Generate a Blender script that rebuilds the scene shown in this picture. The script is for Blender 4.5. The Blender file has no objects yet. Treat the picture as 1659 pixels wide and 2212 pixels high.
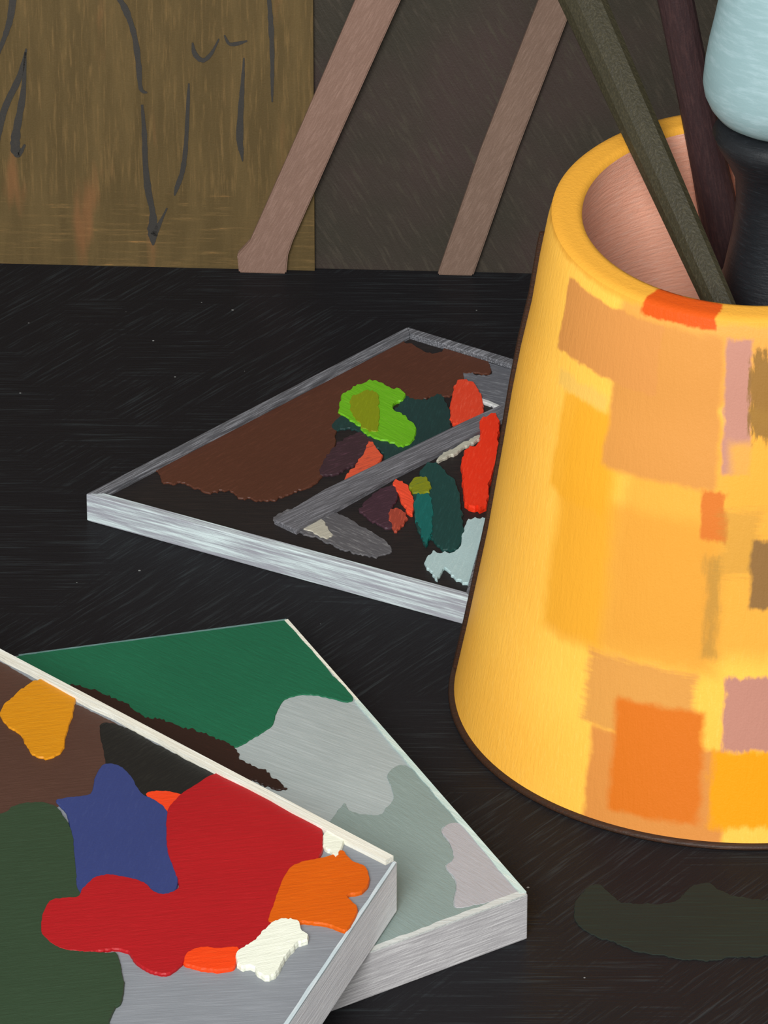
import bpy, bmesh, math, random
from mathutils import Vector, Matrix

random.seed(7)
SC = bpy.context.scene
COL = SC.collection
W, H = 1659, 2212
MPP = 0.00025                # metres per pixel at the middle of the table
DIST = 3.5
F = DIST / MPP               # focal length in pixels
PITCH = math.radians(29.5)

# ---------------------------------------------------------------- camera
RIGHT = Vector((1, 0, 0))
FWD = Vector((0, math.cos(PITCH), -math.sin(PITCH)))
UP = Vector((0, math.sin(PITCH), math.cos(PITCH)))
CAMPOS = -FWD * DIST
cd = bpy.data.cameras.new('camera')
cam = bpy.data.objects.new('camera', cd)
COL.objects.link(cam)
cam.location = CAMPOS
cam.rotation_euler = (math.pi / 2 - PITCH, 0, 0)
cd.sensor_fit = 'HORIZONTAL'
cd.sensor_width = 36
cd.lens = F * 36 / W
cd.clip_end = 50
SC.camera = cam


def ray(px, py):
    return FWD + RIGHT * ((px - W / 2) / F) - UP * ((py - H / 2) / F)


def at(px, py, z=0.0):
    d = ray(px, py)
    return CAMPOS + d * ((z - CAMPOS.z) / d.z)


def at_plane(px, py, p0, n):
    d = ray(px, py)
    return CAMPOS + d * ((p0 - CAMPOS).dot(n) / d.dot(n))


def proj(p):
    v = p - CAMPOS
    k = v.dot(FWD)
    return (W / 2 + F * v.dot(RIGHT) / k, H / 2 - F * v.dot(UP) / k)


# ---------------------------------------------------------------- materials
def lin(c):
    r = []
    for v in c:
        v = v / 255
        r.append(v / 12.92 if v <= 0.04045 else ((v + 0.055) / 1.055) ** 2.4)
    return (*r, 1)


class NT:
    def __init__(self, name):
        self.m = bpy.data.materials.new(name)
        self.m.use_nodes = True
        self.t = self.m.node_tree
        self.b = self.t.nodes['Principled BSDF']

    def n(self, typ, **kw):
        o = self.t.nodes.new(typ)
        for k, v in kw.items():
            setattr(o, k, v)
        return o

    def link(self, a, b):
        self.t.links.new(a, b)

    def put(self, sock, v):
        if isinstance(v, bpy.types.NodeSocket):
            self.link(v, sock)
        else:
            sock.default_value = v

    def math(self, op, a, b=None, c=None, clamp=False):
        o = self.n('ShaderNodeMath', operation=op, use_clamp=clamp)
        self.put(o.inputs[0], a)
        if b is not None:
            self.put(o.inputs[1], b)
        if c is not None:
            self.put(o.inputs[2], c)
        return o.outputs[0]

    def mix(self, f, a, b, blend='MIX'):
        o = self.n('ShaderNodeMix', data_type='RGBA', blend_type=blend)
        self.put(o.inputs[0], f)
        self.put(o.inputs[6], a)
        self.put(o.inputs[7], b)
        return o.outputs[2]

    def smooth(self, v, a, b):
        o = self.n('ShaderNodeMapRange', interpolation_type='SMOOTHSTEP')
        self.put(o.inputs[0], v)
        self.put(o.inputs[1], a)
        self.put(o.inputs[2], b)
        return o.outputs[0]

    def noise(self, co, scale, detail=4, rough=0.55, stretch=(1, 1, 1), rot=(0, 0, 0)):
        mp = self.n('ShaderNodeMapping')
        mp.inputs['Rotation'].default_value = (rot[0], rot[1], -rot[2])
        mp2 = self.n('ShaderNodeMapping')
        mp2.inputs['Scale'].default_value = stretch
        self.link(co, mp.inputs['Vector'])
        self.link(mp.outputs[0], mp2.inputs['Vector'])
        o = self.n('ShaderNodeTexNoise')
        self.link(mp2.outputs[0], o.inputs['Vector'])
        o.inputs['Scale'].default_value = scale
        o.inputs['Detail'].default_value = detail
        o.inputs['Roughness'].default_value = rough
        return o.outputs['Fac']

    def flecks(self, col, co, density=70, c=(150, 152, 150)):
        v = self.n('ShaderNodeTexVoronoi')
        v.inputs['Scale'].default_value = density
        self.link(co, v.inputs['Vector'])
        sp = self.n('ShaderNodeSeparateColor')
        self.link(v.outputs['Color'], sp.inputs[0])
        r = self.math('MULTIPLY', sp.outputs[0], 0.075)
        m = self.math('LESS_THAN', v.outputs['Distance'], self.math('SUBTRACT', r, 0.022))
        return self.mix(self.math('MULTIPLY', m, 0.7), col, lin(c))

    def finish(self, col, co, rot=(0, 0, 0), stretch=(1, 9, 9), bump=1.0, rough=0.5, spec=0.25, scale=75):
        t = self
        a = t.noise(co, scale, 4, 0.6, stretch, rot)         # bristle furrows
        b = t.noise(co, 900, 2, 0.6)                        # grain
        h = t.math('MULTIPLY_ADD', a, 0.75, t.math('MULTIPLY', b, 0.25))
        bp = t.n('ShaderNodeBump')
        bp.inputs['Strength'].default_value = 0.55 * bump
        bp.inputs['Distance'].default_value = 0.0009
        t.link(h, bp.inputs['Height'])
        t.link(bp.outputs[0], t.b.inputs['Normal'])
        t.put(t.b.inputs['Base Color'], col)
        t.b.inputs['Roughness'].default_value = rough
        t.b.inputs['Specular IOR Level'].default_value = spec
        return t.m


_paint = {}


def paint(name, c, c2=None, rot=0.0, stretch=(0.45, 9, 9), var=0.10, bump=1.0, rough=0.5, spec=0.25, mixw=(0.42, 0.62), scale=75, rx=0.0, ry=0.0):
    """brushed paint: colour c with drier bristle streaks of c2, streaks running along the rotated x axis"""
    if name in _paint:
        return _paint[name]
    t = NT(name)
    co = t.n('ShaderNodeTexCoord').outputs['Object']
    R = (rx, ry, rot)
    big = t.noise(co, 22, 3, 0.5)
    fine = t.noise(co, scale * 1.6, 4, 0.65, stretch, R)
    if c2 is None:
        c2 = tuple(min(255, v * 1.13 + 3) for v in c)
    col = t.mix(t.smooth(fine, mixw[0], mixw[1] + 0.12), lin(c), lin(c2))
    k = t.math('MULTIPLY_ADD', big, var * 2, 1 - var)
    hsv = t.n('ShaderNodeHueSaturation')
    t.put(hsv.inputs['Value'], k)
    t.put(hsv.inputs['Color'], col)
    _paint[name] = t.finish(hsv.outputs[0], co, R, stretch, bump, rough, spec, scale)
    return _paint[name]


# ---------------------------------------------------------------- object helpers
def obj(name, bm, mats, parent=None, origin=None, label=None, smooth=False):
    if not isinstance(mats, (list, tuple)):
        mats = [mats]
    me = bpy.data.meshes.new(name)
    if origin is None and parent is not None:
        origin = parent['_o']
    if origin is not None:
        bmesh.ops.translate(bm, verts=bm.verts, vec=-Vector(origin))
    bmesh.ops.recalc_face_normals(bm, faces=bm.faces)
    bm.to_mesh(me)
    bm.free()
    for m in mats:
        me.materials.append(m)
    if smooth:
        for p in me.polygons:
            p.use_smooth = True
    o = bpy.data.objects.new(name, me)
    COL.objects.link(o)
    if parent is not None:
        o.parent = parent
        o['_o'] = origin
    elif origin is not None:
        o.location = origin
        o['_o'] = origin
    if label:
        o['label'] = label
    return o


def thing(name, label, cat, origin, group=None):
    e = bpy.data.objects.new(name, None)
    e.empty_display_size = 0.02
    COL.objects.link(e)
    e.location = origin
    e['_o'] = tuple(origin)
    e['label'] = label
    e['category'] = cat
    if group:
        e['group'] = group
    return e


def prism_bm(pts_top, zlow, bm=None, bevel=0.0, top_mat=0, side_mat=0):
    """solid with polygon top (3D points, all one height) down to zlow"""
    own = bm is None
    bm = bm or bmesh.new()
    top = [bm.verts.new(p) for p in pts_top]
    bot = [bm.verts.new((p[0], p[1], zlow)) for p in pts_top]
    n = len(top)
    ft = bm.faces.new(top)
    ft.material_index = top_mat
    fb = bm.faces.new(bot[::-1])
    fb.material_index = side_mat
    sides = []
    for i in range(n):
        j = (i + 1) % n
        f = bm.faces.new((top[j], top[i], bot[i], bot[j]))
        f.material_index = side_mat
        sides.append(f)
    if bevel:
        bmesh.ops.bevel(bm, geom=[e for e in bm.edges], offset=bevel, segments=2, profile=0.6, affect='EDGES', material=side_mat)
    return bm


def spline(pts, sub=6, closed=True):
    out = []
    n = len(pts)
    for i in range(n if closed else n - 1):
        if closed:
            p0, p1, p2, p3 = pts[i - 1], pts[i], pts[(i + 1) % n], pts[(i + 2) % n]
        else:
            p0, p1, p2, p3 = pts[max(i - 1, 0)], pts[i], pts[i + 1], pts[min(i + 2, n - 1)]
        for k in range(sub):
            t = k / sub
            q = []
            for a, b, c, d in zip(p0, p1, p2, p3):
                q.append(0.5 * (2 * b + (c - a) * t + (2 * a - 5 * b + 4 * c - d) * t * t + (3 * b - a - 3 * c + d) * t ** 3))
            out.append(tuple(q))
    if not closed:
        out.append(tuple(pts[-1]))
    return out


def inset2d(P, d):
    n = len(P)
    area = sum(P[i][0] * P[(i + 1) % n][1] - P[(i + 1) % n][0] * P[i][1] for i in range(n))
    s = 1 if area > 0 else -1
    out = []
    for i in range(n):
        a, b = Vector(P[i - 1]), Vector(P[(i + 1) % n])
        t = b - a
        if t.length < 1e-9:
            out.append(P[i])
            continue
        t.normalize()
        out.append((P[i][0] - t.y * s * d, P[i][1] + t.x * s * d))
    return out


def resample(P, step):
    out = []
    acc = 0.0
    n = len(P)
    for i in range(n):
        a, b = P[i], P[(i + 1) % n]
        L = math.hypot(b[0] - a[0], b[1] - a[1])
        t = step - acc
        while t <= L:
            out.append((a[0] + (b[0] - a[0]) * t / L, a[1] + (b[1] - a[1]) * t / L))
            t += step
        acc = (acc + L) % step
    return out


def clip2d(Q, quad):
    c = sum((Vector((p[0], p[1])) for p in quad), Vector((0, 0))) / len(quad)
    for i in range(len(quad)):
        a, b = Vector(quad[i][:2]), Vector(quad[(i + 1) % len(quad)][:2])
        nn = Vector((-(b - a).y, (b - a).x))
        if nn.dot(c - a) < 0:
            nn = -nn
        out = []
        for k in range(len(Q)):
            p, q = Vector(Q[k - 1]), Vector(Q[k])
            dp, dq = nn.dot(p - a), nn.dot(q - a)
            if dp * dq < 0:
                out.append(tuple(p + (q - p) * (dp / (dp - dq))))
            if dq >= 0:
                out.append(tuple(q))
        Q = out
    R = []
    for p in Q:
        if not R or math.hypot(p[0] - R[-1][0], p[1] - R[-1][1]) > 1e-5:
            R.append(p)
    return R


def dab_bm(px, z0, h, jit=2.0, sub=6, clip=None):
    """blob of paint: outline in photo pixels laid on the plane z0, thickness h, softly rounded edge"""
    P = resample(spline(px, sub), 5.0)
    n = len(P)
    ph = [random.uniform(0, 6.28) for _ in range(6)]
    rag = [random.uniform(-1, 1) for _ in range(n)]
    Q = []
    for i, (x, y) in enumerate(P):
        a, b = P[i - 1], P[(i + 1) % n]
        tx, ty = b[0] - a[0], b[1] - a[1]
        ln = math.hypot(tx, ty) or 1
        k = 0.35 * math.sin(i * 0.37 + ph[0]) + 0.3 * math.sin(i * 0.83 + ph[1]) + 0.2 * math.sin(i * 1.9 + ph[2]) + 0.55 * rag[i]
        x, y = x - ty / ln * k * jit, y + tx / ln * k * jit
        p = at(x, y, z0)
        Q.append((p.x, p.y))
    if clip:
        Q = clip2d(Q, clip)
    bm = bmesh.new()
    e = min(0.0004, h * 0.6)
    r0 = [bm.verts.new((x, y, z0 - 0.0004)) for x, y in Q]
    r1 = [bm.verts.new((x, y, z0 + h * 0.55)) for x, y in Q]
    r2 = [bm.verts.new((x, y, z0 + h)) for x, y in inset2d(Q, e)]
    n = len(Q)
    for A, B in ((r0, r1), (r1, r2)):
        for i in range(n):
            j = (i + 1) % n
            bm.faces.new((A[i], A[j], B[j], B[i]))
    f = bm.faces.new(r2)
    g = bm.faces.new(r0[::-1])
    bmesh.ops.triangulate(bm, faces=[f, g])
    return bm


def crop(x0, y0, k, pts):
    return [(x0 + x / k, y0 + y / k) for x, y in pts]


def tube_bm(pts, radii, seg=20, flat=None, cap=True):
    """tapered rod through 3D points"""
    bm = bmesh.new()
    rings = []
    for i, p in enumerate(pts):
        a = pts[max(i - 1, 0)]
        b = pts[min(i + 1, len(pts) - 1)]
        d = (b - a).normalized()
        u = d.cross(Vector((0, 1, 0.2))).normalized()
        v = d.cross(u).normalized()
        fl = 1.0 if flat is None else flat
        rings.append([bm.verts.new(p + (u * math.cos(t) + v * math.sin(t) * fl) * radii[i])
                      for t in [2 * math.pi * k / seg for k in range(seg)]])
    for A, B in zip(rings, rings[1:]):
        for k in range(seg):
            j = (k + 1) % seg
            bm.faces.new((A[k], A[j], B[j], B[k]))
    if cap:
        bm.faces.new(rings[0][::-1])
        bm.faces.new(rings[-1])
    return bm


def lathe_bm(prof, c, seg=64):
    """prof: (r, z) list, closed with caps where r == 0"""
    bm = bmesh.new()
    rings = []
    for r, z in prof:
        if r <= 1e-6:
            rings.append([bm.verts.new((c[0], c[1], z))])
        else:
            rings.append([bm.verts.new((c[0] + r * math.cos(2 * math.pi * k / seg), c[1] + r * math.sin(2 * math.pi * k / seg), z)) for k in range(seg)])
    for A, B in zip(rings, rings[1:]):
        for k in range(seg):
            j = (k + 1) % seg
            if len(A) == 1 and len(B) > 1:
                bm.faces.new((A[0], B[j], B[k]))
            elif len(B) == 1 and len(A) > 1:
                bm.faces.new((A[k], A[j], B[0]))
            elif len(A) > 1:
                bm.faces.new((A[k], A[j], B[j], B[k]))
    return bm


# ================================================================ SETTING
W0 = at(0, 562, 0)
W1 = at(1659, 601, 0)
WX = (W1 - W0).normalized()                   # along the wall, to the right
WN = Vector((WX.y, -WX.x, 0))                 # out of the wall, towards the viewer
WM = (W0 + W1) / 2
YAW = math.atan2(WX.y, WX.x)
FLOOR = -0.74


def wbox(x0, x1, d0, d1, z0, z1, bm=None):
    """box in the wall's own frame: x along it from WM, d out of it"""
    bm = bm or bmesh.new()
    vs = []
    for z in (z0, z1):
        for x, d in ((x0, d0), (x1, d0), (x1, d1), (x0, d1)):
            vs.append(bm.verts.new(WM + WX * x + WN * d + Vector((0, 0, z))))
    for q in ((0, 1, 2, 3), (4, 5, 6, 7), (0, 1, 5, 4), (1, 2, 6, 5), (2, 3, 7, 6), (3, 0, 4, 7)):
        bm.faces.new([vs[i] for i in q])
    bmesh.ops.recalc_face_normals(bm, faces=bm.faces)
    return bm


def wall_material():
    t = NT('dark brown wall paint')
    co = t.n('ShaderNodeTexCoord').outputs['Object']
    a = t.noise(co, 9, 3, 0.5)
    b = t.noise(co, 60, 4, 0.6, (7, 7, 1), (0, 0.5, 0))
    col = t.mix(t.smooth(a, 0.38, 0.62), lin((54, 50, 42)), lin((62, 51, 47)))
    col = t.mix(t.smooth(b, 0.5, 0.72), col, lin((66, 60, 51)))
    col = t.flecks(col, co, 60, (130, 125, 115))
    return t.finish(col, co, (0, 0.5, 0), (8, 8, 1), 1.2, 0.5, 0.3, 60)


def panel_material():
    t = NT('olive brown brushed panel')
    co = t.n('ShaderNodeTexCoord').outputs['Object']
    sep = t.n('ShaderNodeSeparateXYZ')
    t.link(co, sep.inputs[0])
    z = sep.outputs[2]
    v1 = t.noise(co, 16, 4, 0.6, (6, 6, 0.8))
    v2 = t.noise(co, 60, 4, 0.65, (9, 9, 0.7))
    v3 = t.noise(co, 10, 3, 0.5, (5, 5, 0.9), (0, 0, 0.7))
    h2 = t.noise(co, 60, 4, 0.65, (0.7, 0.7, 9))
    # strokes run upright, but level along the foot of the panel
    edge = t.math('ADD', z, t.math('MULTIPLY', v1, 0.03))
    low = t.math('SUBTRACT', 1, t.smooth(edge, 0.048, 0.066))
    f = t.mix(low, v2, h2)
    col = t.mix(t.smooth(v1, 0.35, 0.7), lin((84, 69, 41)), lin((96, 79, 48)))
    col = t.mix(t.smooth(f, 0.48, 0.72), col, lin((108, 87, 53)))
    # scraped orange-brown streaks
    col = t.mix(t.math('MULTIPLY', t.smooth(v3, 0.60, 0.72), 0.45), col, lin((140, 92, 58)))
    col = t.mix(t.math('MULTIPLY', t.smooth(h2, 0.64, 0.76), t.math('MULTIPLY', low, 0.8)), col, lin((160, 116, 66)))
    return t.finish(col, co, (0, 0, 0), (8, 8, 1), 1.0, 0.55, 0.25, 60)


def table_material():
    t = NT('black painted table top')
    co = t.n('ShaderNodeTexCoord').outputs['Object']
    sep = t.n('ShaderNodeSeparateXYZ')
    t.link(co, sep.inputs[0])
    a = t.noise(co, 14, 3, 0.5)
    s1 = t.noise(co, 55, 4, 0.65, (0.4, 10, 1))
    s2 = t.noise(co, 55, 4, 0.65, (0.5, 10, 1), (0, 0, 0.9))
    sel = t.smooth(t.noise(co, 9, 2, 0.5), 0.45, 0.55)
    s = t.mix(sel, s1, s2)
    far = t.smooth(t.math('ADD', sep.outputs[1], t.math('MULTIPLY', a, 0.12)), 0.05, 0.22)
    base = t.mix(far, lin((29, 28, 30)), lin((27, 34, 36)))
    col = t.mix(t.smooth(s, 0.5, 0.75), base, lin((46, 50, 52)))
    col = t.flecks(col, co)
    bp = t.n('ShaderNodeBump')
    bp.inputs['Strength'].default_value = 0.8
    bp.inputs['Distance'].default_value = 0.0014
    g = t.noise(co, 800, 2, 0.6)
    t.link(t.math('MULTIPLY_ADD', s, 0.8, t.math('MULTIPLY', g, 0.2)), bp.inputs['Height'])
    t.link(bp.outputs[0], t.b.inputs['Normal'])
    t.put(t.b.inputs['Base Color'], col)
    t.b.inputs['Roughness'].default_value = 0.42
    t.b.inputs['Specular IOR Level'].default_value = 0.04
    return t.m


wm = wall_material()
o = obj('wall_back', wbox(-1.6, 1.6, -0.1, 0.0, FLOOR, 1.5), wm, None, tuple(WM))
o['kind'] = 'structure'
fm = paint('dark brown floor', (60, 50, 42), (70, 58, 48))
o = obj('floor', wbox(-1.6, 1.6, -0.1, 3.2, FLOOR - 0.05, FLOOR), fm, None, tuple(WM))
o['kind'] = 'structure'

# ---------------------------------------------------------------- table
TBL = thing('table', 'black painted table top with visible brush marks under everything', 'table', (WM.x, WM.y, FLOOR))
tm = table_material()
obj('table_top', wbox(-0.75, 0.75, 0.001, 1.15, -0.03, 0.0), tm, TBL)
for sx in (-1, 1):
    for d in (0.06, 1.07):
        obj('leg', wbox(sx * 0.69 - 0.025, sx * 0.69 + 0.025, d - 0.025, d + 0.025, FLOOR, -0.03), tm, TBL)
smear = dab_bm(crop(1150, 1750, 3.259, [(400, 540), (470, 530), (560, 600), (670, 660), (990, 650), (1110, 545), (1230, 515), (1330, 570), (1500, 625), (1700, 640),
                                        (1900, 660), (1900, 1000), (1650, 1030), (1420, 1040), (1250, 1062), (1080, 1055), (930, 1030), (740, 1000), (560, 930), (400, 870), (300, 780), (310, 640)]), 0, 0.0005, 2)
obj('paint_smear_or_shadow', smear, paint('dull green smear', (38, 43, 38), (42, 55, 47), scale=50, spec=0.04, mixw=(0.5, 0.75)), TBL, label='dull dark green smear on the black table top')

# ---------------------------------------------------------------- panel leaning on the wall
PD = 0.004
pf = WM + WN * PD


def on_panel(px, py, d=PD):
    return at_plane(px, py, WM + WN * d, WN)


def wx(p):
    return (p - WM).dot(WX)


rt = wx(on_panel(678, 300))
bm = wbox(-0.62, rt, 0.0001, PD, 0, 0.62)
strokes = [
    [(30, -20, 14), (22, 40, 15), (8, 85, 10), (-6, 120, 8)],
    [(57, 105, 4), (42, 165, 12), (16, 220, 14), (2, 262, 14), (-8, 320, 10)],
    [(55, 112, 5), (50, 200, 12), (36, 280, 17), (33, 318, 20), (40, 334, 12), (54, 312, 5)],
    [(250, -15, 10), (272, 22, 13), (290, 75, 12), (299, 135, 12), (304, 190, 9), (318, 200, 3)],
    [(307, 226, 5), (312, 290, 11), (314, 350, 13), (320, 410, 15), (330, 460, 14), (330, 500, 22), (331, 529, 4)],
    [(332, 508, 14), (346, 480, 8), (361, 449, 3)],
    [(408, 180, 4), (405, 250, 9), (401, 320, 9), (394, 370, 11), (382, 405, 10), (377, 422, 3)],
    [(416, 92, 4), (421, 116, 10), (438, 130, 9), (456, 116, 7), (473, 84, 3)],
    [(485, 76, 3), (495, 94, 7), (512, 94, 8), (534, 88, 3)],
    [(527, 125, 3), (524, 180, 9), (520, 240, 12), (518, 300, 15), (522, 330, 9), (524, 348, 2)],
    [(580, -20, 8), (585, 50, 11), (588, 120, 9), (588, 180, 7), (588, 220, 3)],
]
for s in strokes:
    P = spline(s, 6, closed=False)
    L, R = [], []
    for i, (x, y, w) in enumerate(P):
        a, b = P[max(i - 1, 0)], P[min(i + 1, len(P) - 1)]
        tx, ty = b[0] - a[0], b[1] - a[1]
        ln = math.hypot(tx, ty) or 1
        w2 = w * 0.5 * random.uniform(0.85, 1.15)
        L.append(on_panel(x - ty / ln * w2, y + tx / ln * w2, PD))
        R.append(on_panel(x + ty / ln * w2, y - tx / ln * w2, PD))
    up = WN * 0.0004
    vl = [bm.verts.new(p + up) for p in L]
    vr = [bm.verts.new(p + up) for p in R]
    bl = [bm.verts.new(p - up) for p in L]
    br = [bm.verts.new(p - up) for p in R]
    for i in range(len(L) - 1):
        for q in ((vl[i], vl[i + 1], vr[i + 1], vr[i]), (bl[i], br[i], br[i + 1], bl[i + 1]),
                  (vl[i], bl[i], bl[i + 1], vl[i + 1]), (vr[i], vr[i + 1], br[i + 1], br[i])):
            f = bm.faces.new(q)
            f.material_index = 1
    for q in ((vl[0], vr[0], br[0], bl[0]), (vl[-1], bl[-1], br[-1], vr[-1])):
        f = bm.faces.new(q)
        f.material_index = 1
linem = paint('slate brush lines', (58, 56, 53), (76, 70, 58), rot=0, stretch=(9, 9, 1), mixw=(0.55, 0.75))
o = obj('painted_panel', bm, [panel_material(), linem], None, (WM.x + WX.x * -0.2, WM.y + WN.y * PD, 0))
o['label'] = 'olive-brown panel with thin dark brushed lines standing against the back wall'
o['category'] = 'panel'


# ---------------------------------------------------------------- two wooden slats
def slat(left, right, d0, th, m, label, ext):
    bm = bmesh.new()
    d1 = d0 + th
    rows = []
    for (l, r) in zip(left, right):
        rows.append((on_panel(*l, d1), on_panel(*r, d1)))
    # carry on above the frame in the same direction
    (la, ra), (lb, rb) = rows[-2], rows[-1]
    k = ext / max(1e-6, (lb.z - la.z))
    rows.append((lb + (lb - la) * k, rb + (rb - ra) * k))
    # foot cut level on the table
    l0, r0 = rows[0]
    l0.z = 0
    r0.z = 0
    fr = [(bm.verts.new(a), bm.verts.new(b)) for a, b in rows]
    bk = [(bm.verts.new(a - WN * th), bm.verts.new(b - WN * th)) for a, b in rows]
    for i in range(len(rows) - 1):
        for q in ((fr[i][0], fr[i][1], fr[i + 1][1], fr[i + 1][0]), (bk[i][1], bk[i][0], bk[i + 1][0], bk[i + 1][1]),
                  (fr[i][0], fr[i + 1][0], bk[i + 1][0], bk[i][0]), (fr[i][1], bk[i][1], bk[i + 1][1], fr[i + 1][1])):
            bm.faces.new(q)
    bm.faces.new((fr[0][0], bk[0][0], bk[0][1], fr[0][1]))
    bm.faces.new((fr[-1][0], fr[-1][1], bk[-1][1], bk[-1][0]))
    bmesh.ops.recalc_face_normals(bm, faces=bm.faces)
    bmesh.ops.bevel(bm, geom=[e for e in bm.edges if e.calc_face_angle(0) > 0.6], offset=0.0008, segments=2, affect='EDGES')
    c = (rows[0][0] + rows[0][1]) / 2
    o = obj('wooden_plank', bm, m, None, (c.x, c.y, 0))
    o['label'] = label
    o['category'] = 'plank'
    o['group'] = 'planks leaning on the back wall'


ang = math.radians(63)
slat([(516, 592), (512, 552), (540, 522), (652, 270), (768, 0)],
     [(618, 592), (622, 552), (632, 522), (744, 270), (866, 0)],
     PD + 0.0002, 0.005, paint('pinkish brown wood', (126, 100, 87), (140, 113, 100), ry=ang, stretch=(1, 9, 9)),
     'wide pinkish-brown plank leaning across the edge of the olive panel', 0.3)
slat([(945, 592), (1036, 330), (1164, 0)],
     [(1022, 592), (1116, 330), (1242, 0)],
     0.0002, 0.006, paint('greyish brown wood', (114, 93, 80), (128, 106, 93), ry=ang, stretch=(1, 9, 9)),
     'narrower grey-brown plank against the dark wall, nearer the yellow pot', 0.3)


# ================================================================ YELLOW POT
PX = 1597
PC = at(PX, 1500, 0)
POT = thing('pot', 'tall yellow pot tapering to its open top, painted with orange and mauve patches', 'pot', (PC.x, PC.y, 0))


def zaxis(y):
    return at_plane(PX, y, PC, Vector((0, 1, 0))).z


ZR = zaxis(462)
TILT = math.tan(math.radians(4.6))
kpx = MPP
EDGE = [(1200, 1045), (1100, 1064), (1000, 1082), (900, 1099), (800, 1118), (700, 1141), (600, 1160), (520, 1175), (440, 1190)]
ZS = [[0.0, 589 * kpx], [zaxis(1390), 583 * kpx]] + [[zaxis(y - 25), (PX - x) * kpx] for y, x in EDGE]
ZS[-1][0] = ZR
for it in range(6):                      # fit the turned outline to the pot's left edge
    ss = []
    for (z0, r0), (z1, r1) in zip(ZS[1:], ZS[2:]):
        for k in range(8):
            t = k / 8
            z_, r_ = z0 + (z1 - z0) * t, r0 + (r1 - r0) * t
            best = None
            for a in range(-125, -55, 2):
                th = math.radians(a)
                q = proj(Vector((PC.x + r_ * math.sin(th), PC.y - r_ * math.cos(th), z_)))
                if best is None or q[0] < best[0]:
                    best = q
            ss.append(best)
    for i, (y, x) in enumerate(EDGE):
        b = min(ss, key=lambda q: abs(q[1] - y))
        ZS[i + 2][1] += max(-8 * kpx, min(8 * kpx, (b[0] - x) * kpx * 0.8))
    ZS[1][1] = ZS[2][1] * 0.42 + ZS[0][1] * 0.58 + 4 * kpx
ZS = [tuple(q) for q in ZS]
print('pot radii', [(round(z, 3), round(r / kpx)) for z, r in ZS])
RIM_IN = 340 * kpx
RIM_OUT = ZS[-1][1]


def tilt(p):
    """the mouth is cut slightly towards the viewer"""
    k = max(0.0, p.z / ZR) ** 3
    return Vector((p.x, p.y, p.z + k * TILT * (p.y - PC.y)))


def rev(profile, seg=160, a0=0.0):
    """revolved surface with uv = (angle, running length); angle 0 faces the viewer, positive to the right"""
    bm = bmesh.new()
    uvl = bm.loops.layers.uv.new('UVMap')
    s = profile[0][2]
    rings = []
    for r, z, v in profile:
        ring = []
        for k in range(seg):
            th = 2 * math.pi * k / seg - math.pi
            ring.append(bm.verts.new(tilt(Vector((PC.x + r * math.sin(th), PC.y - r * math.cos(th), z)))))
        rings.append(ring)
    for i in range(len(rings) - 1):
        for k in range(seg):
            j = (k + 1) % seg
            f = bm.faces.new((rings[i][k], rings[i][j], rings[i + 1][j], rings[i + 1][k]))
            t0 = 2 * math.pi * k / seg - math.pi
            t1 = 2 * math.pi * (k + 1) / seg - math.pi
            for lp, (tt, vv) in zip(f.loops, ((t0, profile[i][2]), (t1, profile[i][2]), (t1, profile[i + 1][2]), (t0, profile[i + 1][2]))):
                lp[uvl].uv = (tt, vv)
    return bm


# outside of the pot, finely sampled; v is the running length from the foot
outer = []
v = 0.0
for (z0, r0), (z1, r1) in zip(ZS, ZS[1:]):
    for k in range(3):
        t = k / 3
        outer.append((r0 + (r1 - r0) * t, z0 + (z1 - z0) * t))
outer.append((ZS[-1][1], ZS[-1][0]))
op = []
for i, (r, z) in enumerate(outer):
    if i:
        v += math.hypot(r - outer[i - 1][0], z - outer[i - 1][1])
    op.append((r, z, v))
VR = v
rp = [op[-1]]
rp.append((RIM_OUT - 0.0012, ZR + 0.0011, VR + 0.0016))
rp.append((RIM_OUT - 0.004, ZR + 0.0016, VR + 0.0045))
for k in range(1, 6):
    r = RIM_OUT - 0.004 + (RIM_IN + 0.003 - RIM_OUT + 0.004) * k / 5
    rp.append((r, ZR + 0.0016, VR + 0.0045 + (RIM_OUT - 0.004 - r)))
rp.append((RIM_IN + 0.0008, ZR + 0.0008, rp[-1][2] + 0.0024))
rp.append((RIM_IN, ZR - 0.001, rp[-1][2] + 0.002))

# table of surface samples to read a photo position as (angle, length) on the pot
samples = []
for (r, z, vv) in op + rp[1:]:
    for k in range(-100, 101):
        th = math.radians(k)
        p = tilt(Vector((PC.x + r * math.sin(th), PC.y - r * math.cos(th), z)))
        x, y = proj(p)
        samples.append((x, y, th, vv))


def pot_uv(px, py):
    s = min(samples, key=lambda q: (q[0] - px) ** 2 + (q[1] - py) ** 2)
    return s[2], s[3]


def lin_pot(c):
    r = lin(c)
    return (r[0] * 0.74, r[1] * 0.72, r[2] * 0.70, 1)


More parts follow.
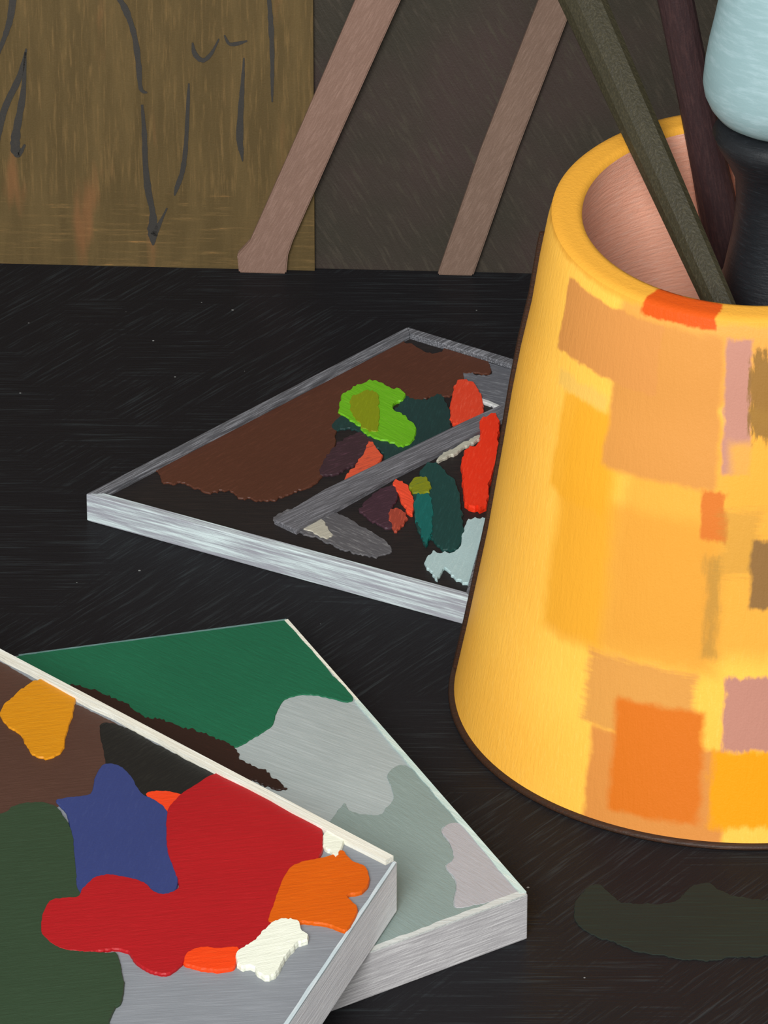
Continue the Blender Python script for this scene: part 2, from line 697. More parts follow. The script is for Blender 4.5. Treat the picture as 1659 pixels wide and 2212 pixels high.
def pot_material():
    t = NT('yellow pot paint')
    tc = t.n('ShaderNodeTexCoord')
    co = tc.outputs['Object']
    sep = t.n('ShaderNodeSeparateXYZ')
    t.link(tc.outputs['UV'], sep.inputs[0])
    u, v = sep.outputs[0], sep.outputs[1]
    nz1 = t.math('SUBTRACT', t.noise(co, 70, 3, 0.6), 0.5)
    nz2 = t.math('SUBTRACT', t.noise(co, 83, 3, 0.6, (1, 1, 1), (1, 2, 3)), 0.5)
    dry = t.noise(co, 55, 4, 0.65, (6, 6, 0.8))
    dryh = t.noise(co, 55, 4, 0.65, (1, 1, 9))
    ud = t.math('MULTIPLY_ADD', nz1, 0.06, u)
    vd = t.math('MULTIPLY_ADD', nz2, 0.008, v)
    weave = t.noise(co, 110, 4, 0.65, (8, 8, 0.8))
    col = t.mix(t.smooth(t.noise(co, 12, 3, 0.5), 0.35, 0.65), POT_A, POT_B)
    col = t.mix(t.math('MULTIPLY', t.smooth(weave, 0.5, 0.75), 0.35), col, lin((250, 200, 100)))

    def box(col, x0, y0, x1, y1, c, op_=1.0, soft=0.0012, broken=None, brh=False):
        xm, ym = (x0 + x1) / 2, (y0 + y1) / 2
        u0 = pot_uv(x0, ym)[0]
        u1 = pot_uv(min(x1, 1659), ym)[0] + max(0, x1 - 1659) / 550
        v0 = pot_uv(min(xm, 1655), y1)[1]
        v1 = pot_uv(min(xm, 1655), y0)[1]
        du = t.math('SUBTRACT', t.math('ABSOLUTE', t.math('SUBTRACT', ud, (u0 + u1) / 2)), abs(u1 - u0) / 2)
        dv = t.math('SUBTRACT', t.math('ABSOLUTE', t.math('SUBTRACT', vd, (v0 + v1) / 2)), abs(v1 - v0) / 2)
        du = t.math('MULTIPLY', du, 0.13)
        d = t.math('SMOOTH_MAX', du, dv, 0.003)
        if broken is not None:
            d = t.math('ADD', d, t.math('MULTIPLY', t.math('SUBTRACT', dryh if brh else dry, 0.5), broken))
        m = t.math('SUBTRACT', 1, t.smooth(d, -soft, soft))
        if op_ < 1:
            m = t.math('MULTIPLY', m, op_)
        return t.mix(m, col, lin_pot(c))

    col = box(col, 1195, 1090, 1550, 1425, (242, 172, 66), 0.9, 0.006)
    col = box(col, 1335, 900, 1700, 1430, (240, 168, 62), 0.7, 0.008)
    col = box(col, 1200, 880, 1320, 1390, (252, 180, 48), 0.85, 0.006)
    col = box(col, 1195, 870, 1318, 1110, (253, 180, 44), 0.8, 0.003)
    col = box(col, 1330, 690, 1700, 860, (234, 164, 80), 0.8, 0.004)
    col = box(col, 1322, 700, 1552, 1062, (228, 158, 77), 1, 0.0025)
    col = box(col, 1203, 655, 1430, 838, (228, 156, 81), 1, 0.0012)
    col = box(col, 1200, 842, 1312, 880, (254, 204, 98), 0.9, 0.002, 0.004)
    col = box(col, 1560, 735, 1622, 1040, (203, 146, 128), 1, 0.0015, 0.004)
    col = box(col, 1626, 775, 1720, 955, (150, 112, 56), 0.9, 0.002, 0.02)
    col = box(col, 1570, 960, 1720, 1100, (248, 182, 66), 0.8, 0.004)
    col = box(col, 1518, 1050, 1568, 1165, (226, 124, 48), 0.95, 0.0015, 0.005)
    col = box(col, 1555, 1110, 1640, 1260, (196, 150, 66), 0.45, 0.004, 0.02, True)
    col = box(col, 1518, 1190, 1550, 1430, (176, 138, 66), 0.6, 0.003, 0.01)
    col = box(col, 1622, 1158, 1740, 1310, (152, 114, 66), 1, 0.0015, 0.004)
    col = box(col, 1262, 1470, 1495, 1600, (224, 156, 80), 0.85, 0.003, 0.008, True)
    col = box(col, 1262, 1580, 1560, 1830, (230, 152, 74), 1, 0.002)
    col = box(col, 1322, 1535, 1514, 1780, (230, 124, 34), 1, 0.0025)
    col = box(col, 1530, 1620, 1760, 1785, (253, 170, 18), 1, 0.0025, 0.006)
    col = box(col, 1562, 1470, 1760, 1605, (202, 144, 126), 1, 0.0015, 0.006)
    # mouth band and the vermilion mark on it
    rim = t.smooth(t.math('ADD', vd, 0.0), VR - 0.003, VR + 0.001)
    rim = t.smooth(t.math('ADD', vd, 0.0), VR - 0.004, VR)
    col = t.mix(t.math('MULTIPLY', rim, 0.85), col, lin_pot((250, 180, 62)))
    col = box(col, 1386, 636, 1558, 704, (232, 92, 18), 1, 0.0012, 0.003)
    return t.finish(col, co, (0, 0, 0), (7, 7, 0.8), 0.8, 0.5, 0.2, 70)


POT_A, POT_B = lin((240, 178, 68)), lin((243, 184, 74))
pm = pot_material()
obj('body', rev(op), pm, POT, smooth=True)
obj('rim', rev(rp), pm, POT, smooth=True, label='flat yellow rim with a bright orange mark at the front')
# inside wall down to the floor of the pot
ip = []
for k in range(13):
    z = ZR - 0.001 - (ZR - 0.013) * k / 12
    # follow the outside, 16 mm in
    ro = RIM_OUT
    for (z0, r0), (z1, r1) in zip(ZS, ZS[1:]):
        if z0 <= z <= z1:
            ro = r0 + (r1 - r0) * (z - z0) / (z1 - z0)
    ip.append((ro - (RIM_OUT - RIM_IN), z, 0))
ip[0] = (RIM_IN, ZR - 0.001, 0)
bmi = rev(ip)
z = ip[-1][1]
bmi.faces.new([vv for vv in bmi.verts if abs(tilt(Vector((vv.co.x, vv.co.y, z))).z - vv.co.z) < 1e-5 and vv.co.z < 0.02])
pink = paint('dusty pink inside', (255, 186, 156), (255, 198, 172), stretch=(1, 1, 7), spec=0.2)
obj('inner_wall', bmi, pink, POT, smooth=True, label='dusty pink inside of the pot')
# dark brown foot ring, and an added strip shaping the left edge's shadow outline
fr = ZS[0][1]
bm = lathe_bm([(fr - 0.02, 0.0), (fr + 0.0022, 0.0), (fr + 0.0026, 0.0008), (fr + 0.0018, 0.0022), (fr - 0.0005, 0.0026), (fr - 0.02, 0.0026), (fr - 0.02, 0.0)], (PC.x, PC.y), 128)
brownm = paint('dark brown edging', (48, 32, 22), (66, 38, 22))
obj('foot_ring', bm, brownm, POT, smooth=True, label='thin dark brown foot ring')
bm = bmesh.new()
th = math.radians(-99.5)
rows = []
for (r, z, vv) in op:
    if z > ZR * 0.93:
        continue
    row = []
    for dr, dt in ((-0.002, -0.014), (0.0016, -0.010), (0.0023, 0), (0.0016, 0.010), (-0.002, 0.014)):
        row.append(bm.verts.new(tilt(Vector((PC.x + (r + dr) * math.sin(th + dt), PC.y - (r + dr) * math.cos(th + dt), z + 0.002)))))
    rows.append(row)
for A, B in zip(rows, rows[1:]):
    for k in range(4):
        bm.faces.new((A[k], A[k + 1], B[k + 1], B[k]))
    bm.faces.new((A[4], A[0], B[0], B[4]))
bm.faces.new(rows[0][::-1])
bm.faces.new(rows[-1])
obj('shadow_outline', bm, brownm, POT, label='dark brown strip for the shadow outline down the left side')

# ---------------------------------------------------------------- things standing in the pot
ZF = 0.0131


def depth_pt(px, py, back):
    """point seen at a photo position, `back` metres behind the pot's axis"""
    return at_plane(px, py, PC + Vector((0, back, 0)), Vector((0, 1, 0)))


# olive stick, resting on the far rim, its end against the front wall inside
p_rim = depth_pt(1380, 270, 0.062)
p_in = depth_pt(1546, 640, -0.008)
d = (p_in - p_rim)
p_end = p_rim + d * 1.70
p_top = p_rim - d * 2.0
pts = [p_end + (p_top - p_end) * t / 12 for t in range(13)]
rad = [(27 + 25 * (min(t, 9) / 9)) * kpx for t in range(13)]
bm = tube_bm(pts, rad, 12, flat=0.6)
ol = (p_top - p_end).normalized()
sr = math.atan2(ol.z, ol.x)
o = obj('wooden_stick', bm, paint('olive brown stick', (46, 43, 29), (64, 59, 41), ry=sr, stretch=(1, 9, 9)), None, tuple(p_end))
o['label'] = 'olive-brown stick crossing in front, leaning left out of the yellow pot'
o['category'] = 'stick'
o['group'] = 'sticks standing in the yellow pot'

# plum stick, resting on the far rim behind the olive one
q_rim = depth_pt(1514, 268, 0.0732)
q_floor = at(1716, 1262, ZF + 0.004)
d = (q_floor - q_rim)
q_top = q_rim - d * 0.8
pts = [q_floor + (q_top - q_floor) * t / 12 for t in range(13)]
rad = [k * kpx for k in (28, 31, 34, 37, 42, 44, 38, 36, 36, 37, 38, 38, 38)]
bm = tube_bm(pts, rad, 14, flat=0.7)
o = obj('wooden_stick', bm, paint('plum brown stick', (47, 33, 34), (62, 43, 42), ry=-1.4, stretch=(1, 9, 9)), None, tuple(q_floor))
o['label'] = 'dark plum-brown stick standing steeply in the pot beside the pale blue head'
o['category'] = 'stick'
o['group'] = 'sticks standing in the yellow pot'

# black-bodied brush with a pale blue head
BX = 1692
BB = 0.039
bc = depth_pt(BX, 460, BB)


def zb(y):
    return depth_pt(BX, y, BB).z


BR = thing('brush', 'pale blue rounded head on a thick black handle standing in the yellow pot', 'brush', (bc.x, bc.y, ZF))
hp = [(0.0, ZF), (0.024, ZF), (0.027, ZF + 0.006), (0.032, zb(760))]
for y, xl in ((640, 1553), (590, 1574), (500, 1591), (430, 1597), (380, 1593), (345, 1577), (310, 1556), (285, 1546)):
    hp.append(((BX - xl) * kpx, zb(y)))
hp.append(((BX - 1560) * kpx, zb(262)))
hp.append((0.0, zb(262)))
obj('handle', lathe_bm(hp, bc, 56), paint('blue black handle', (24, 27, 30), (44, 49, 53), stretch=(1, 1, 8), mixw=(0.5, 0.75)), BR, smooth=True, label='black waisted handle')
zbot = zb(262)
hh = []
for y, xl in ((262, 1690), (258, 1600), (254, 1575), (240, 1552), (222, 1538), (200, 1528), (175, 1524), (130, 1528), (90, 1534), (40, 1544), (0, 1551), (-60, 1562), (-130, 1580), (-180, 1610), (-205, 1660), (-210, 1692)):
    hh.append((max(0, (BX - xl) * kpx), zb(y)))
hh[0] = (0.0, hh[0][1])
obj('head', lathe_bm(hh, bc, 56), paint('pale blue head', (130, 157, 160), (146, 171, 175), stretch=(1, 1, 5), scale=40, bump=0.5), BR, smooth=True, label='pale blue rounded head')

# ================================================================ REAR PAINT TRAY
TZ = 0.0165
TF = 0.0130
L0, BK, BRt, FR = (186, 1067), (880, 706), (1165, 792), (1027, 1297)
quad = [at(*p, TZ) for p in (L0, BK, BRt, FR)]
ctr = sum(quad, Vector()) / 4
TRAY = thing('paint_tray', 'shallow paint tray with pale edges and a diagonal bar, behind the yellow pot', 'tray', (ctr.x, ctr.y, 0))
darkm = paint('dark tray bed', (34, 31, 31), (44, 38, 36), spec=0.15)
greym = paint('grey brushed edge', (80, 81, 85), (150, 152, 158), rot=math.atan2(quad[1].y - quad[0].y, quad[1].x - quad[0].x), stretch=(0.4, 10, 10))
palem = paint('pale brushed edge', (150, 152, 160), (206, 222, 222), scale=38, rot=math.atan2(quad[3].y - quad[0].y, quad[3].x - quad[0].x), stretch=(0.4, 10, 10), mixw=(0.38, 0.58))
whitem = paint('white paint edge', (206, 204, 196), (228, 226, 212), rot=0.3)
pbluem = paint('pale blue paint', (166, 192, 192), (184, 208, 206), rot=1.3)


CLIP = {}


def lerp2(a, b, t):
    return (a[0] + (b[0] - a[0]) * t, a[1] + (b[1] - a[1]) * t)


def line_hit(a, b, c, d):
    r = b - a
    s = d - c
    den = r.x * s.y - r.y * s.x
    t = ((c.x - a.x) * s.y - (c.y - a.y) * s.x) / den
    return a + r * t


def inset_quad(q, ws):
    n = len(q)
    c = sum(q, Vector()) / n
    lines = []
    for i in range(n):
        a, b = q[i], q[(i + 1) % n]
        d = (b - a).normalized()
        nn = Vector((-d.y, d.x, 0))
        if nn.dot(c - a) < 0:
            nn = -nn
        lines.append((a + nn * ws[i], b + nn * ws[i]))
    return [line_hit(*lines[i - 1], *lines[i]) for i in range(n)]


inner = inset_quad(quad, (0.0065, 0.006, 0.006, 0.0055))
CLIP['paint_tray'] = inner
obj('base', prism_bm([Vector((p.x, p.y, TF)) for p in inset_quad(quad, (0.0008,) * 4)], 0.0), darkm, TRAY, label='dark bed of the tray')
for i, (m, lab) in enumerate(((greym, 'grey back edge'), (greym, 'grey far edge'), (greym, None), (palem, 'white and pale blue front edge'))):
    j = (i + 1) % 4
    obj('edge', prism_bm([quad[i], quad[j], inner[j], inner[i]], 0.0, bevel=0.0006), m, TRAY, label=lab)
bar = [at(x, y, TZ - 0.0006) for x, y in ((592, 1122), (700, 1058), (850, 985), (1000, 912), (1115, 858), (1118, 888), (1010, 945), (860, 1022), (740, 1090), (640, 1145))]
obj('divider_bar', prism_bm(bar, TF - 0.001, bevel=0.0005), paint('grey divider', (88, 88, 92), (138, 138, 144), rot=0.75, stretch=(0.4, 10, 10)), TRAY, label='grey diagonal bar across the tray')

c3 = lambda p: crop(130, 650, 1.659, p)
c4 = lambda p: crop(640, 780, 3.318, p)
RAG = 3.6
n_lay = [0]


def dab(parent, px, z, c, label, h=0.0009, c2=None, jit=RAG, rot=0.6, lay=0, name='paint_dab', stretch=(1, 7, 7), mixw=(0.48, 0.7)):
    n_lay[0] += 1
    m = paint(label + str(n_lay[0]), c, c2, rot=rot, stretch=stretch, mixw=mixw, rough=0.45)
    return obj(name, dab_bm(px, z, h + lay * 0.00025, jit, clip=CLIP[parent.name]), m, parent, label=label)


dab(TRAY, c3([(322, 600), (360, 560), (440, 512), (640, 398), (850, 290), (1000, 210), (1100, 150), (1200, 135), (1260, 160), (1330, 195), (1400, 160), (1470, 150), (1530, 215), (1540, 268),
              (1450, 262), (1440, 330), (1330, 352), (1240, 370), (1180, 340), (1090, 330), (1010, 400), (985, 520), (945, 600), (920, 655), (800, 705), (720, 722), (640, 705), (600, 682), (540, 692), (450, 660), (372, 655), (360, 625)]),
    TF, (78, 45, 32), 'broad dark brown paint field', 0.0010, (92, 54, 40), rot=0.9)
dab(TRAY, c3([(1375, 180), (1440, 140), (1600, 200), (1640, 215), (1640, 330), (1600, 400), (1530, 370), (1440, 300), (1450, 262), (1535, 268), (1520, 220)]), TF, (90, 92, 98), 'grey scuffed paint at far corner', 0.0008, (140, 143, 148), rot=-0.4)
dab(TRAY, c4([(760, 250), (900, 290), (1040, 245), (1085, 330), (1105, 430), (1090, 530), (980, 630), (780, 750), (650, 740), (600, 650), (400, 500), (270, 500), (280, 420), (400, 380), (700, 360)]), TF, (28, 54, 52), 'dark teal paint behind the bar', 0.0008, (34, 66, 64), rot=1.4, lay=1)
dab(TRAY, c4([(300, 600), (380, 550), (470, 530), (560, 600), (480, 700), (350, 790), (230, 830), (170, 810), (180, 740)]), TF, (56, 38, 44), 'plum paint behind the bar', 0.0008, (92, 60, 72), rot=0.6, lay=2)
dab(TRAY, c4([(340, 850), (420, 770), (480, 660), (530, 590), (590, 660), (625, 700), (590, 755), (520, 810), (430, 860), (360, 880)]), TF, (210, 84, 54), 'salmon paint behind the bar', 0.0008, (120, 58, 52), rot=0.6, lay=3)
dab(TRAY, c4([(335, 250), (480, 175), (590, 165), (690, 215), (730, 215), (785, 262), (765, 300), (720, 312), (700, 350), (730, 385), (830, 455), (868, 520), (850, 570), (780, 625), (680, 605), (540, 560), (450, 490), (390, 440), (315, 390), (310, 340)]),
    TF, (100, 168, 26), 'bright lime green paint', 0.0010, (118, 180, 44), rot=-0.8, lay=4)
dab(TRAY, c4([(385, 300), (480, 240), (570, 240), (590, 330), (600, 500), (530, 530), (450, 470), (400, 410)]), TF, (122, 134, 16), 'mustard green paint on the lime', 0.0010, (136, 148, 24), rot=1.4, lay=6)
dab(TRAY, c4([(1150, 180), (1220, 155), (1300, 210), (1335, 300), (1332, 430), (1240, 465), (1170, 478), (1110, 440), (1100, 330)]), TF, (208, 62, 36), 'small red oval of paint', 0.0010, (226, 92, 66), rot=1.4, lay=5)
dab(TRAY, c4([(460, 1070), (560, 960), (690, 895), (730, 960), (690, 1080), (710, 1190), (620, 1195), (500, 1130)]), TF, (60, 39, 48), 'plum paint in front of the bar', 0.0008, (94, 62, 74), rot=0.6, lay=2)
dab(TRAY, c4([(665, 1090), (740, 1080), (790, 1130), (750, 1210), (690, 1220)]), TF, (150, 62, 46), 'dry red-brown scuff by the plum paint', 0.0008, (205, 90, 66), rot=1.4, lay=3)
dab(TRAY, c4([(690, 880), (720, 865), (780, 900), (835, 990), (848, 1090), (820, 1120), (760, 1030), (705, 930)]), TF, (222, 74, 46), 'narrow vermilion paint stroke', 0.0010, rot=-0.8, lay=4)
dab(TRAY, c4([(925, 755), (1000, 745), (1090, 815), (1150, 900), (1192, 1100), (1190, 1290), (1130, 1372), (1040, 1350), (990, 1310), (962, 1270), (932, 1345), (885, 1240), (850, 1120), (840, 980), (880, 830)]),
    TF, (26, 62, 58), 'dark teal leaf-shaped paint', 0.0010, (36, 76, 72), rot=1.4, lay=2)
dab(TRAY, c4([(848, 1000), (900, 960), (965, 985), (975, 1100), (980, 1280), (960, 1260), (930, 1340), (885, 1230), (852, 1120)]), TF, (18, 92, 86), 'brighter teal stroke on the dark teal', 0.0010, (26, 104, 98), rot=1.4, lay=4)
dab(TRAY, c4([(808, 910), (850, 855), (930, 860), (962, 920), (945, 965), (880, 975), (828, 955)]), TF, (122, 128, 24), 'mustard spot on the teal', 0.0010, (70, 100, 50), lay=6)
dab(TRAY, c4([(1325, 450), (1380, 425), (1440, 420), (1452, 560), (1445, 700), (1405, 850), (1375, 1000), (1362, 1075), (1270, 1085), (1215, 1050), (1192, 880), (1185, 755), (1230, 665), (1305, 620), (1315, 520)]),
    TF, (222, 50, 22), 'long bright red paint stroke beside the pot', 0.0026, (232, 72, 44), rot=1.4, lay=5)
dab(TRAY, c3([(760, 785), (860, 740), (990, 765), (1080, 810), (1190, 885), (1150, 915), (1060, 910), (960, 870), (850, 830)]), TF, (86, 85, 88), 'grey triangular scuff at the front', 0.0008, (146, 145, 145), rot=-0.7)
dab(TRAY, c3([(860, 815), (900, 785), (945, 795), (975, 840), (960, 856), (905, 838)]), TF, (176, 172, 156), 'off-white touch on the grey scuff', 0.0008, (150, 148, 142), lay=2)
dab(TRAY, c4([(915, 1475), (960, 1400), (990, 1370), (1035, 1400), (1050, 1380), (1150, 1380), (1190, 1260), (1225, 1160), (1345, 1145), (1400, 1160), (1400, 1640), (1300, 1625), (1240, 1610), (1190, 1600), (1120, 1560), (1060, 1500), (1030, 1550), (1005, 1580), (975, 1530)]),
    TF, (166, 190, 190), 'pale blue paint in the near corner', 0.0010, (186, 208, 206), rot=1.3, lay=3)
dab(TRAY, c4([(1325, 284), (1420, 320), (1510, 360), (1508, 376), (1420, 340), (1330, 306)]), TF, (190, 192, 190), 'thin white line at the far corner', 0.0009, jit=0.8, lay=4)
dab(TRAY, c4([(1003, 722), (1060, 678), (1180, 610), (1312, 552), (1312, 576), (1200, 640), (1110, 690), (1012, 736)]), TF, (176, 174, 158), 'broken off-white line under the bar', 0.0009, (90, 88, 84), jit=2.5, lay=4)
# ================================================================ GREY SLAB
SZ = 0.0255
sq = [at(*p, SZ) for p in ((620, 1338), (1140, 1932), (300, 2242), (-350, 1468))]
ctr = sum(sq, Vector()) / 4
SLAB = thing('palette_slab', 'thick grey slab with a green painted corner, lying under the other palette', 'palette', (ctr.x, ctr.y, 0))
CLIP['palette_slab'] = inset_quad(sq, (0.0006,) * 4)
slabtop = paint('blue grey slab top', (150, 160, 160), (164, 173, 173), rot=-0.6, bump=0.6)
slabside = paint('lilac grey slab side', (168, 166, 167), (206, 205, 204), rot=math.atan2(sq[2].y - sq[1].y, sq[2].x - sq[1].x), stretch=(0.4, 10, 10))
obj('slab', prism_bm(sq, 0.0, bevel=0.0006, top_mat=0, side_mat=1), [slabtop, slabside], SLAB)
c6 = lambda p: crop(0, 1300, 1.9988, p)
c7 = lambda p: crop(0, 1600, 2.37, p)
c8 = lambda p: crop(450, 1600, 2.07375, p)
dab(SLAB, c6([(-250, 300), (118, 232), (350, 192), (700, 138), (1000, 104), (1236, 74), (1350, 212), (1440, 322), (1525, 412), (1500, 436), (1400, 412), (1300, 404), (1230, 425), (1195, 480), (1170, 540), (1080, 600), (1020, 630), (960, 640), (850, 660), (600, 620), (300, 520), (-200, 420)]),
    SZ, (24, 92, 64), 'flat green painted corner of the grey slab', 0.0006, (30, 100, 71), jit=1.2, rot=-0.7, name='paint_field')
dab(SLAB, c8([(600, 290), (640, 320), (760, 335), (800, 300), (830, 250), (805, 150), (880, 110), (960, 180), (1050, 290), (1120, 365), (1040, 395), (1090, 480), (1100, 530), (1060, 565), (1108, 640), (1100, 745), (1200, 730), (1395, 690), (1240, 775), (1000, 855), (800, 910), (600, 920), (500, 500)]),
    SZ, (124, 140, 136), 'grey-green paint field on the slab', 0.0003, (132, 148, 144), jit=1.5, rot=-0.9, name='paint_field')
dab(SLAB, c8([(1045, 400), (1115, 368), (1180, 420), (1280, 520), (1380, 640), (1395, 685), (1300, 715), (1200, 738), (1105, 748), (1112, 640), (1065, 565), (1100, 530), (1080, 460)]),
    SZ, (158, 157, 160), 'lilac-grey paint field on the slab', 0.0002, (170, 168, 171), jit=1.5, rot=-0.9, lay=1, name='paint_field')


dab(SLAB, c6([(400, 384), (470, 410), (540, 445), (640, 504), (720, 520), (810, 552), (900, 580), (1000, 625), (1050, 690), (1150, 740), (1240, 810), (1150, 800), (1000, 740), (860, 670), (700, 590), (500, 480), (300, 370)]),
    SZ, (44, 27, 22), 'dark brown painted shadow along the upper palette', 0.0005, (96, 44, 30), jit=4, rot=-0.6, lay=2, name='paint_smear_or_shadow', mixw=(0.6, 0.8))  # contact shadow beside the upper palette, painted on as dark brown


def strip(parent, a, b, wa, wb, z, h, m, label=None, name='edge_strip', side=1):
    """raised strip along the line a-b (photo pixels on plane z)"""
    A, B = at(*a, z), at(*b, z)
    d = (B - A).normalized()
    nn = Vector((-d.y, d.x, 0)) * side
    n = 24
    top, low = [], []
    for i in range(n + 1):
        t = i / n
        p = A + (B - A) * t
        w = (wa + (wb - wa) * t) * random.uniform(0.85, 1.15)
        top.append(Vector((p.x, p.y, z + h)))
        q = p + nn * w
        low.append(Vector((q.x, q.y, z + h)))
    return obj(name, prism_bm(top + low[::-1], z - 0.0004), m, parent, label=label)


edgem = paint('off white edge paint', (214, 213, 198), (228, 228, 216), rot=-0.6)
edgeb = paint('pale mint edge paint', (178, 200, 194), (206, 216, 208), rot=-0.9)
strip(SLAB, (622, 1340), (775, 1514), 0.0018, 0.0012, SZ, 0.0008, edgem, 'off-white line along the far edge', side=-1)
strip(SLAB, (775, 1514), (1137, 1929), 0.0022, 0.0035, SZ, 0.0008, edgeb, 'pale mint line along the right edge', side=-1)
strip(SLAB, (1137, 1934), (760, 2072), 0.004, 0.003, SZ, 0.0006, paint('lilac edge paint', (184, 188, 184), (200, 202, 198)), 'pale line along the front edge', side=-1)
strip(SLAB, (618, 1339), (40, 1416), 0.0014, 0.001, SZ, 0.0007, paint('grey blue edge paint', (100, 130, 128), (70, 110, 100)), 'thin blue-grey line along the back edge', side=1)

# ================================================================ TOP PALETTE
PZ0 = SZ + 0.0013
PZ = PZ0 + 0.0280
pq = [at(*p, PZ) for p in ((858, 1862), (-300, 1252), (-766, 1952), (392, 2562))]
ctr = sum(pq, Vector()) / 4
PAL = thing('palette', 'palette covered in red, blue, green and brown paint, resting on the grey slab', 'palette', (ctr.x, ctr.y, PZ0))
CLIP['palette'] = inset_quad(pq, (0.0008,) * 4)
paltop = paint('cool grey palette', (122, 126, 131), (134, 138, 143), rot=0.1, bump=0.6)
palside = paint('pale grey palette side', (224, 226, 230), (244, 246, 248), rot=math.atan2(pq[3].y - pq[0].y, pq[3].x - pq[0].x), ry=0.0, stretch=(0.4, 10, 10))
obj('board', prism_bm(pq, PZ0, bevel=0.0008, top_mat=0, side_mat=1), [paltop, palside], PAL)
P_ = lambda pts, c, lab, c2=None, lay=0, jit=1.2, rot=0.2, h=0.0006: dab(PAL, pts, PZ, c, lab, h, c2, jit, rot, lay)
P_([(-300, 1270), (-80, 1385), (0, 1430), (60, 1465), (150, 1515), (262, 1572), (256, 1605), (234, 1652), (206, 1702), (195, 1718), (125, 1742), (60, 1790), (0, 1810), (-300, 1800)], (74, 50, 41), 'brown paint at the far end', (82, 57, 47))
P_([(215, 1570), (262, 1570), (330, 1605), (420, 1652), (480, 1680), (500, 1690), (440, 1720), (380, 1740), (310, 1725), (270, 1715), (220, 1690), (228, 1650)], (26, 26, 25), 'black paint along the back edge', (38, 38, 34), lay=1, rot=0.9)
P_(c6([(0, 490), (20, 450), (60, 415), (120, 368), (180, 342), (240, 360), (300, 390), (328, 420), (312, 500), (285, 590), (270, 650), (210, 688), (150, 672), (112, 625), (95, 590), (30, 540)]), (196, 128, 16), 'ochre yellow paint', (206, 142, 28), lay=2, jit=1.8, h=0.0012)
P_(c7([(745, 280), (800, 265), (880, 270), (940, 290), (960, 360), (900, 400), (840, 400), (790, 330)]), (222, 62, 24), 'small vermilion paint behind the red', (206, 72, 44), lay=2)
P_(c7([(490, 190), (520, 140), (570, 125), (630, 148), (680, 205), (730, 280), (790, 312), (855, 365), (880, 480), (900, 590), (905, 670), (912, 740), (890, 790), (830, 830), (700, 800), (560, 780), (400, 800), (370, 700), (380, 620), (360, 470), (340, 380), (285, 318), (340, 303), (430, 290), (466, 275)]),
   (48, 59, 108), 'blue star-shaped paint', (54, 65, 112), lay=3, rot=1.4)
P_(c7([(-300, 420), (0, 385), (70, 345), (180, 325), (280, 345), (330, 400), (370, 480), (388, 620), (398, 760), (430, 820), (440, 960), (440, 1080), (560, 1095), (600, 1100), (622, 1180), (638, 1260), (620, 1350), (590, 1380), (560, 1450), (540, 1560), (-300, 1600)]),
   (44, 62, 43), 'dark green paint', (50, 68, 49), lay=4)
P_(c7([(1050, 205), (1080, 190), (1150, 180), (1280, 215), (1450, 290), (1580, 370), (1640, 430), (1655, 520), (1640, 600), (1530, 660), (1480, 760), (1400, 930), (1340, 1020), (1240, 1088), (1100, 1095), (980, 1120), (930, 1160), (880, 1198), (830, 1208), (760, 1190), (700, 1150), (650, 1092), (560, 1082), (440, 1096), (320, 1080), (235, 1030), (208, 980), (225, 880), (270, 825), (390, 815), (420, 770), (480, 717), (550, 700), (640, 710), (740, 742), (812, 797), (890, 785), (914, 750), (885, 660), (857, 580), (850, 480), (862, 360), (930, 285), (1000, 240)]),
   (158, 20, 26), 'large red paint pool', (166, 28, 32), lay=5)
P_(c7([(940, 1150), (960, 1100), (1040, 1072), (1120, 1078), (1220, 1075), (1215, 1140), (1190, 1180), (1090, 1190), (1000, 1175)]), (220, 62, 16), 'vermilion paint below the red', (228, 78, 30), lay=6)
P_(c8([(375, 575), (450, 550), (540, 530), (600, 505), (640, 548), (705, 578), (722, 640), (690, 690), (622, 705), (650, 740), (672, 772), (620, 860), (540, 840), (440, 825), (280, 830), (275, 790), (310, 690), (340, 620)]), (196, 84, 5), 'orange paint at the near end', (204, 96, 14), lay=6)
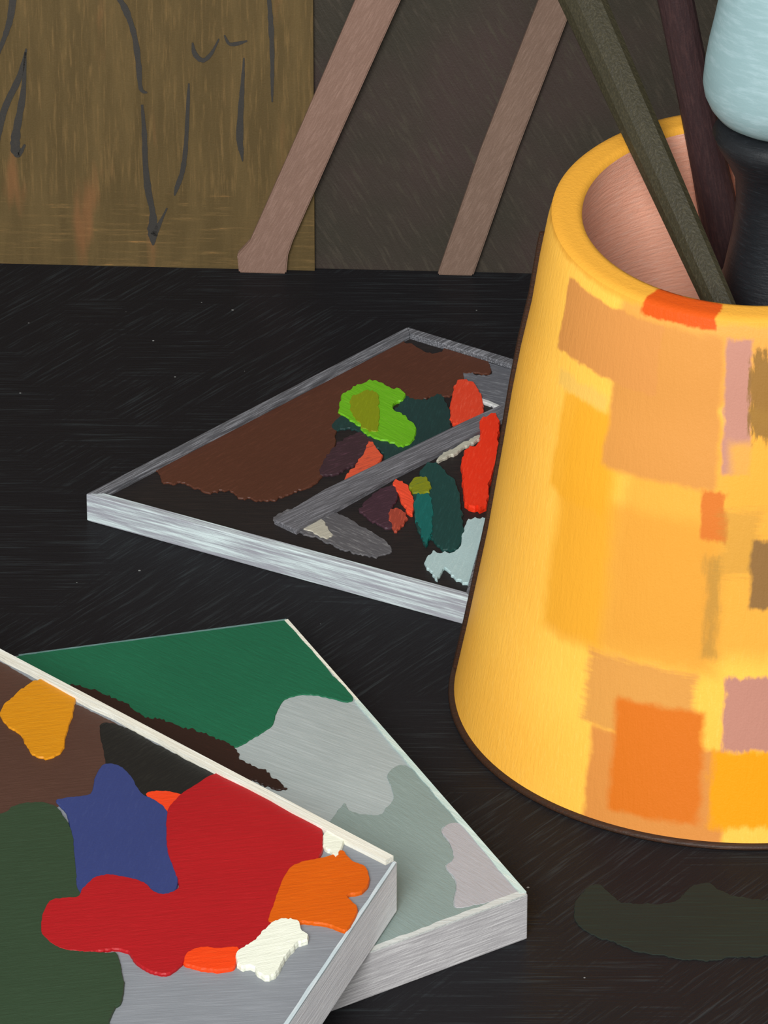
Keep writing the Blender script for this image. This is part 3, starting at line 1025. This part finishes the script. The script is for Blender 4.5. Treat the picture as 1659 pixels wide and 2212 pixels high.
P_(c8([(512, 440), (545, 415), (575, 405), (605, 425), (603, 480), (575, 538), (545, 505), (518, 495)]), (216, 218, 200), 'small off-white touch beyond the orange', (228, 230, 214), lay=7, jit=2)
P_(c7([(1395, 950), (1480, 938), (1530, 955), (1545, 990), (1582, 1022), (1560, 1048), (1520, 1060), (1490, 1100), (1450, 1150), (1425, 1200), (1370, 1235), (1325, 1215), (1290, 1180), (1215, 1168), (1215, 1100), (1290, 1060), (1345, 1000)]), (218, 221, 204), 'larger off-white paint below the orange', (230, 233, 218), lay=8, jit=2.5, rot=0.4, h=0.0012)
strip(PAL, (850, 1860), (-290, 1259), 0.0058, 0.0036, PZ, 0.0030, paint('creamy white edge', (212, 209, 194), (224, 226, 218), rot=-0.75), 'creamy white line along the back edge', side=1)
strip(PAL, (856, 1866), (397, 2554), 0.0016, 0.0030, PZ, 0.0008, paint('pale blue edge', (176, 190, 194), (200, 206, 208), rot=math.atan2(pq[3].y - pq[0].y, pq[3].x - pq[0].x)), 'pale blue line along the right edge', side=-1)

# ================================================================ LIGHT
wd = bpy.data.worlds.new('world')
SC.world = wd
wd.use_nodes = True
bg = wd.node_tree.nodes['Background']
bg.inputs[0].default_value = (1.0, 0.985, 0.96, 1)
bg.inputs[1].default_value = 0.55


def area(name, loc, target, size, power, col=(1, 1, 1)):
    ld = bpy.data.lights.new(name, 'AREA')
    ld.shape = 'DISK'
    ld.size = size
    ld.energy = power
    ld.color = col
    lo = bpy.data.objects.new(name, ld)
    COL.objects.link(lo)
    lo.location = loc
    lo.rotation_euler = (Vector(target) - Vector(loc)).to_track_quat('-Z', 'Y').to_euler()
    return lo


area('front_key_light', (-0.5, -2.9, 2.0), (0.05, 0.05, 0.05), 1.6, 142)  # added soft key light near the camera, brightens the upright faces

SC.view_settings.view_transform = 'Standard'
SC.view_settings.look = 'None'
SC.view_settings.gamma = 1
SC.view_settings.use_curve_mapping = False
SC.view_settings.exposure = 0

for o in SC.objects:
    if '_o' in o:
        del o['_o']
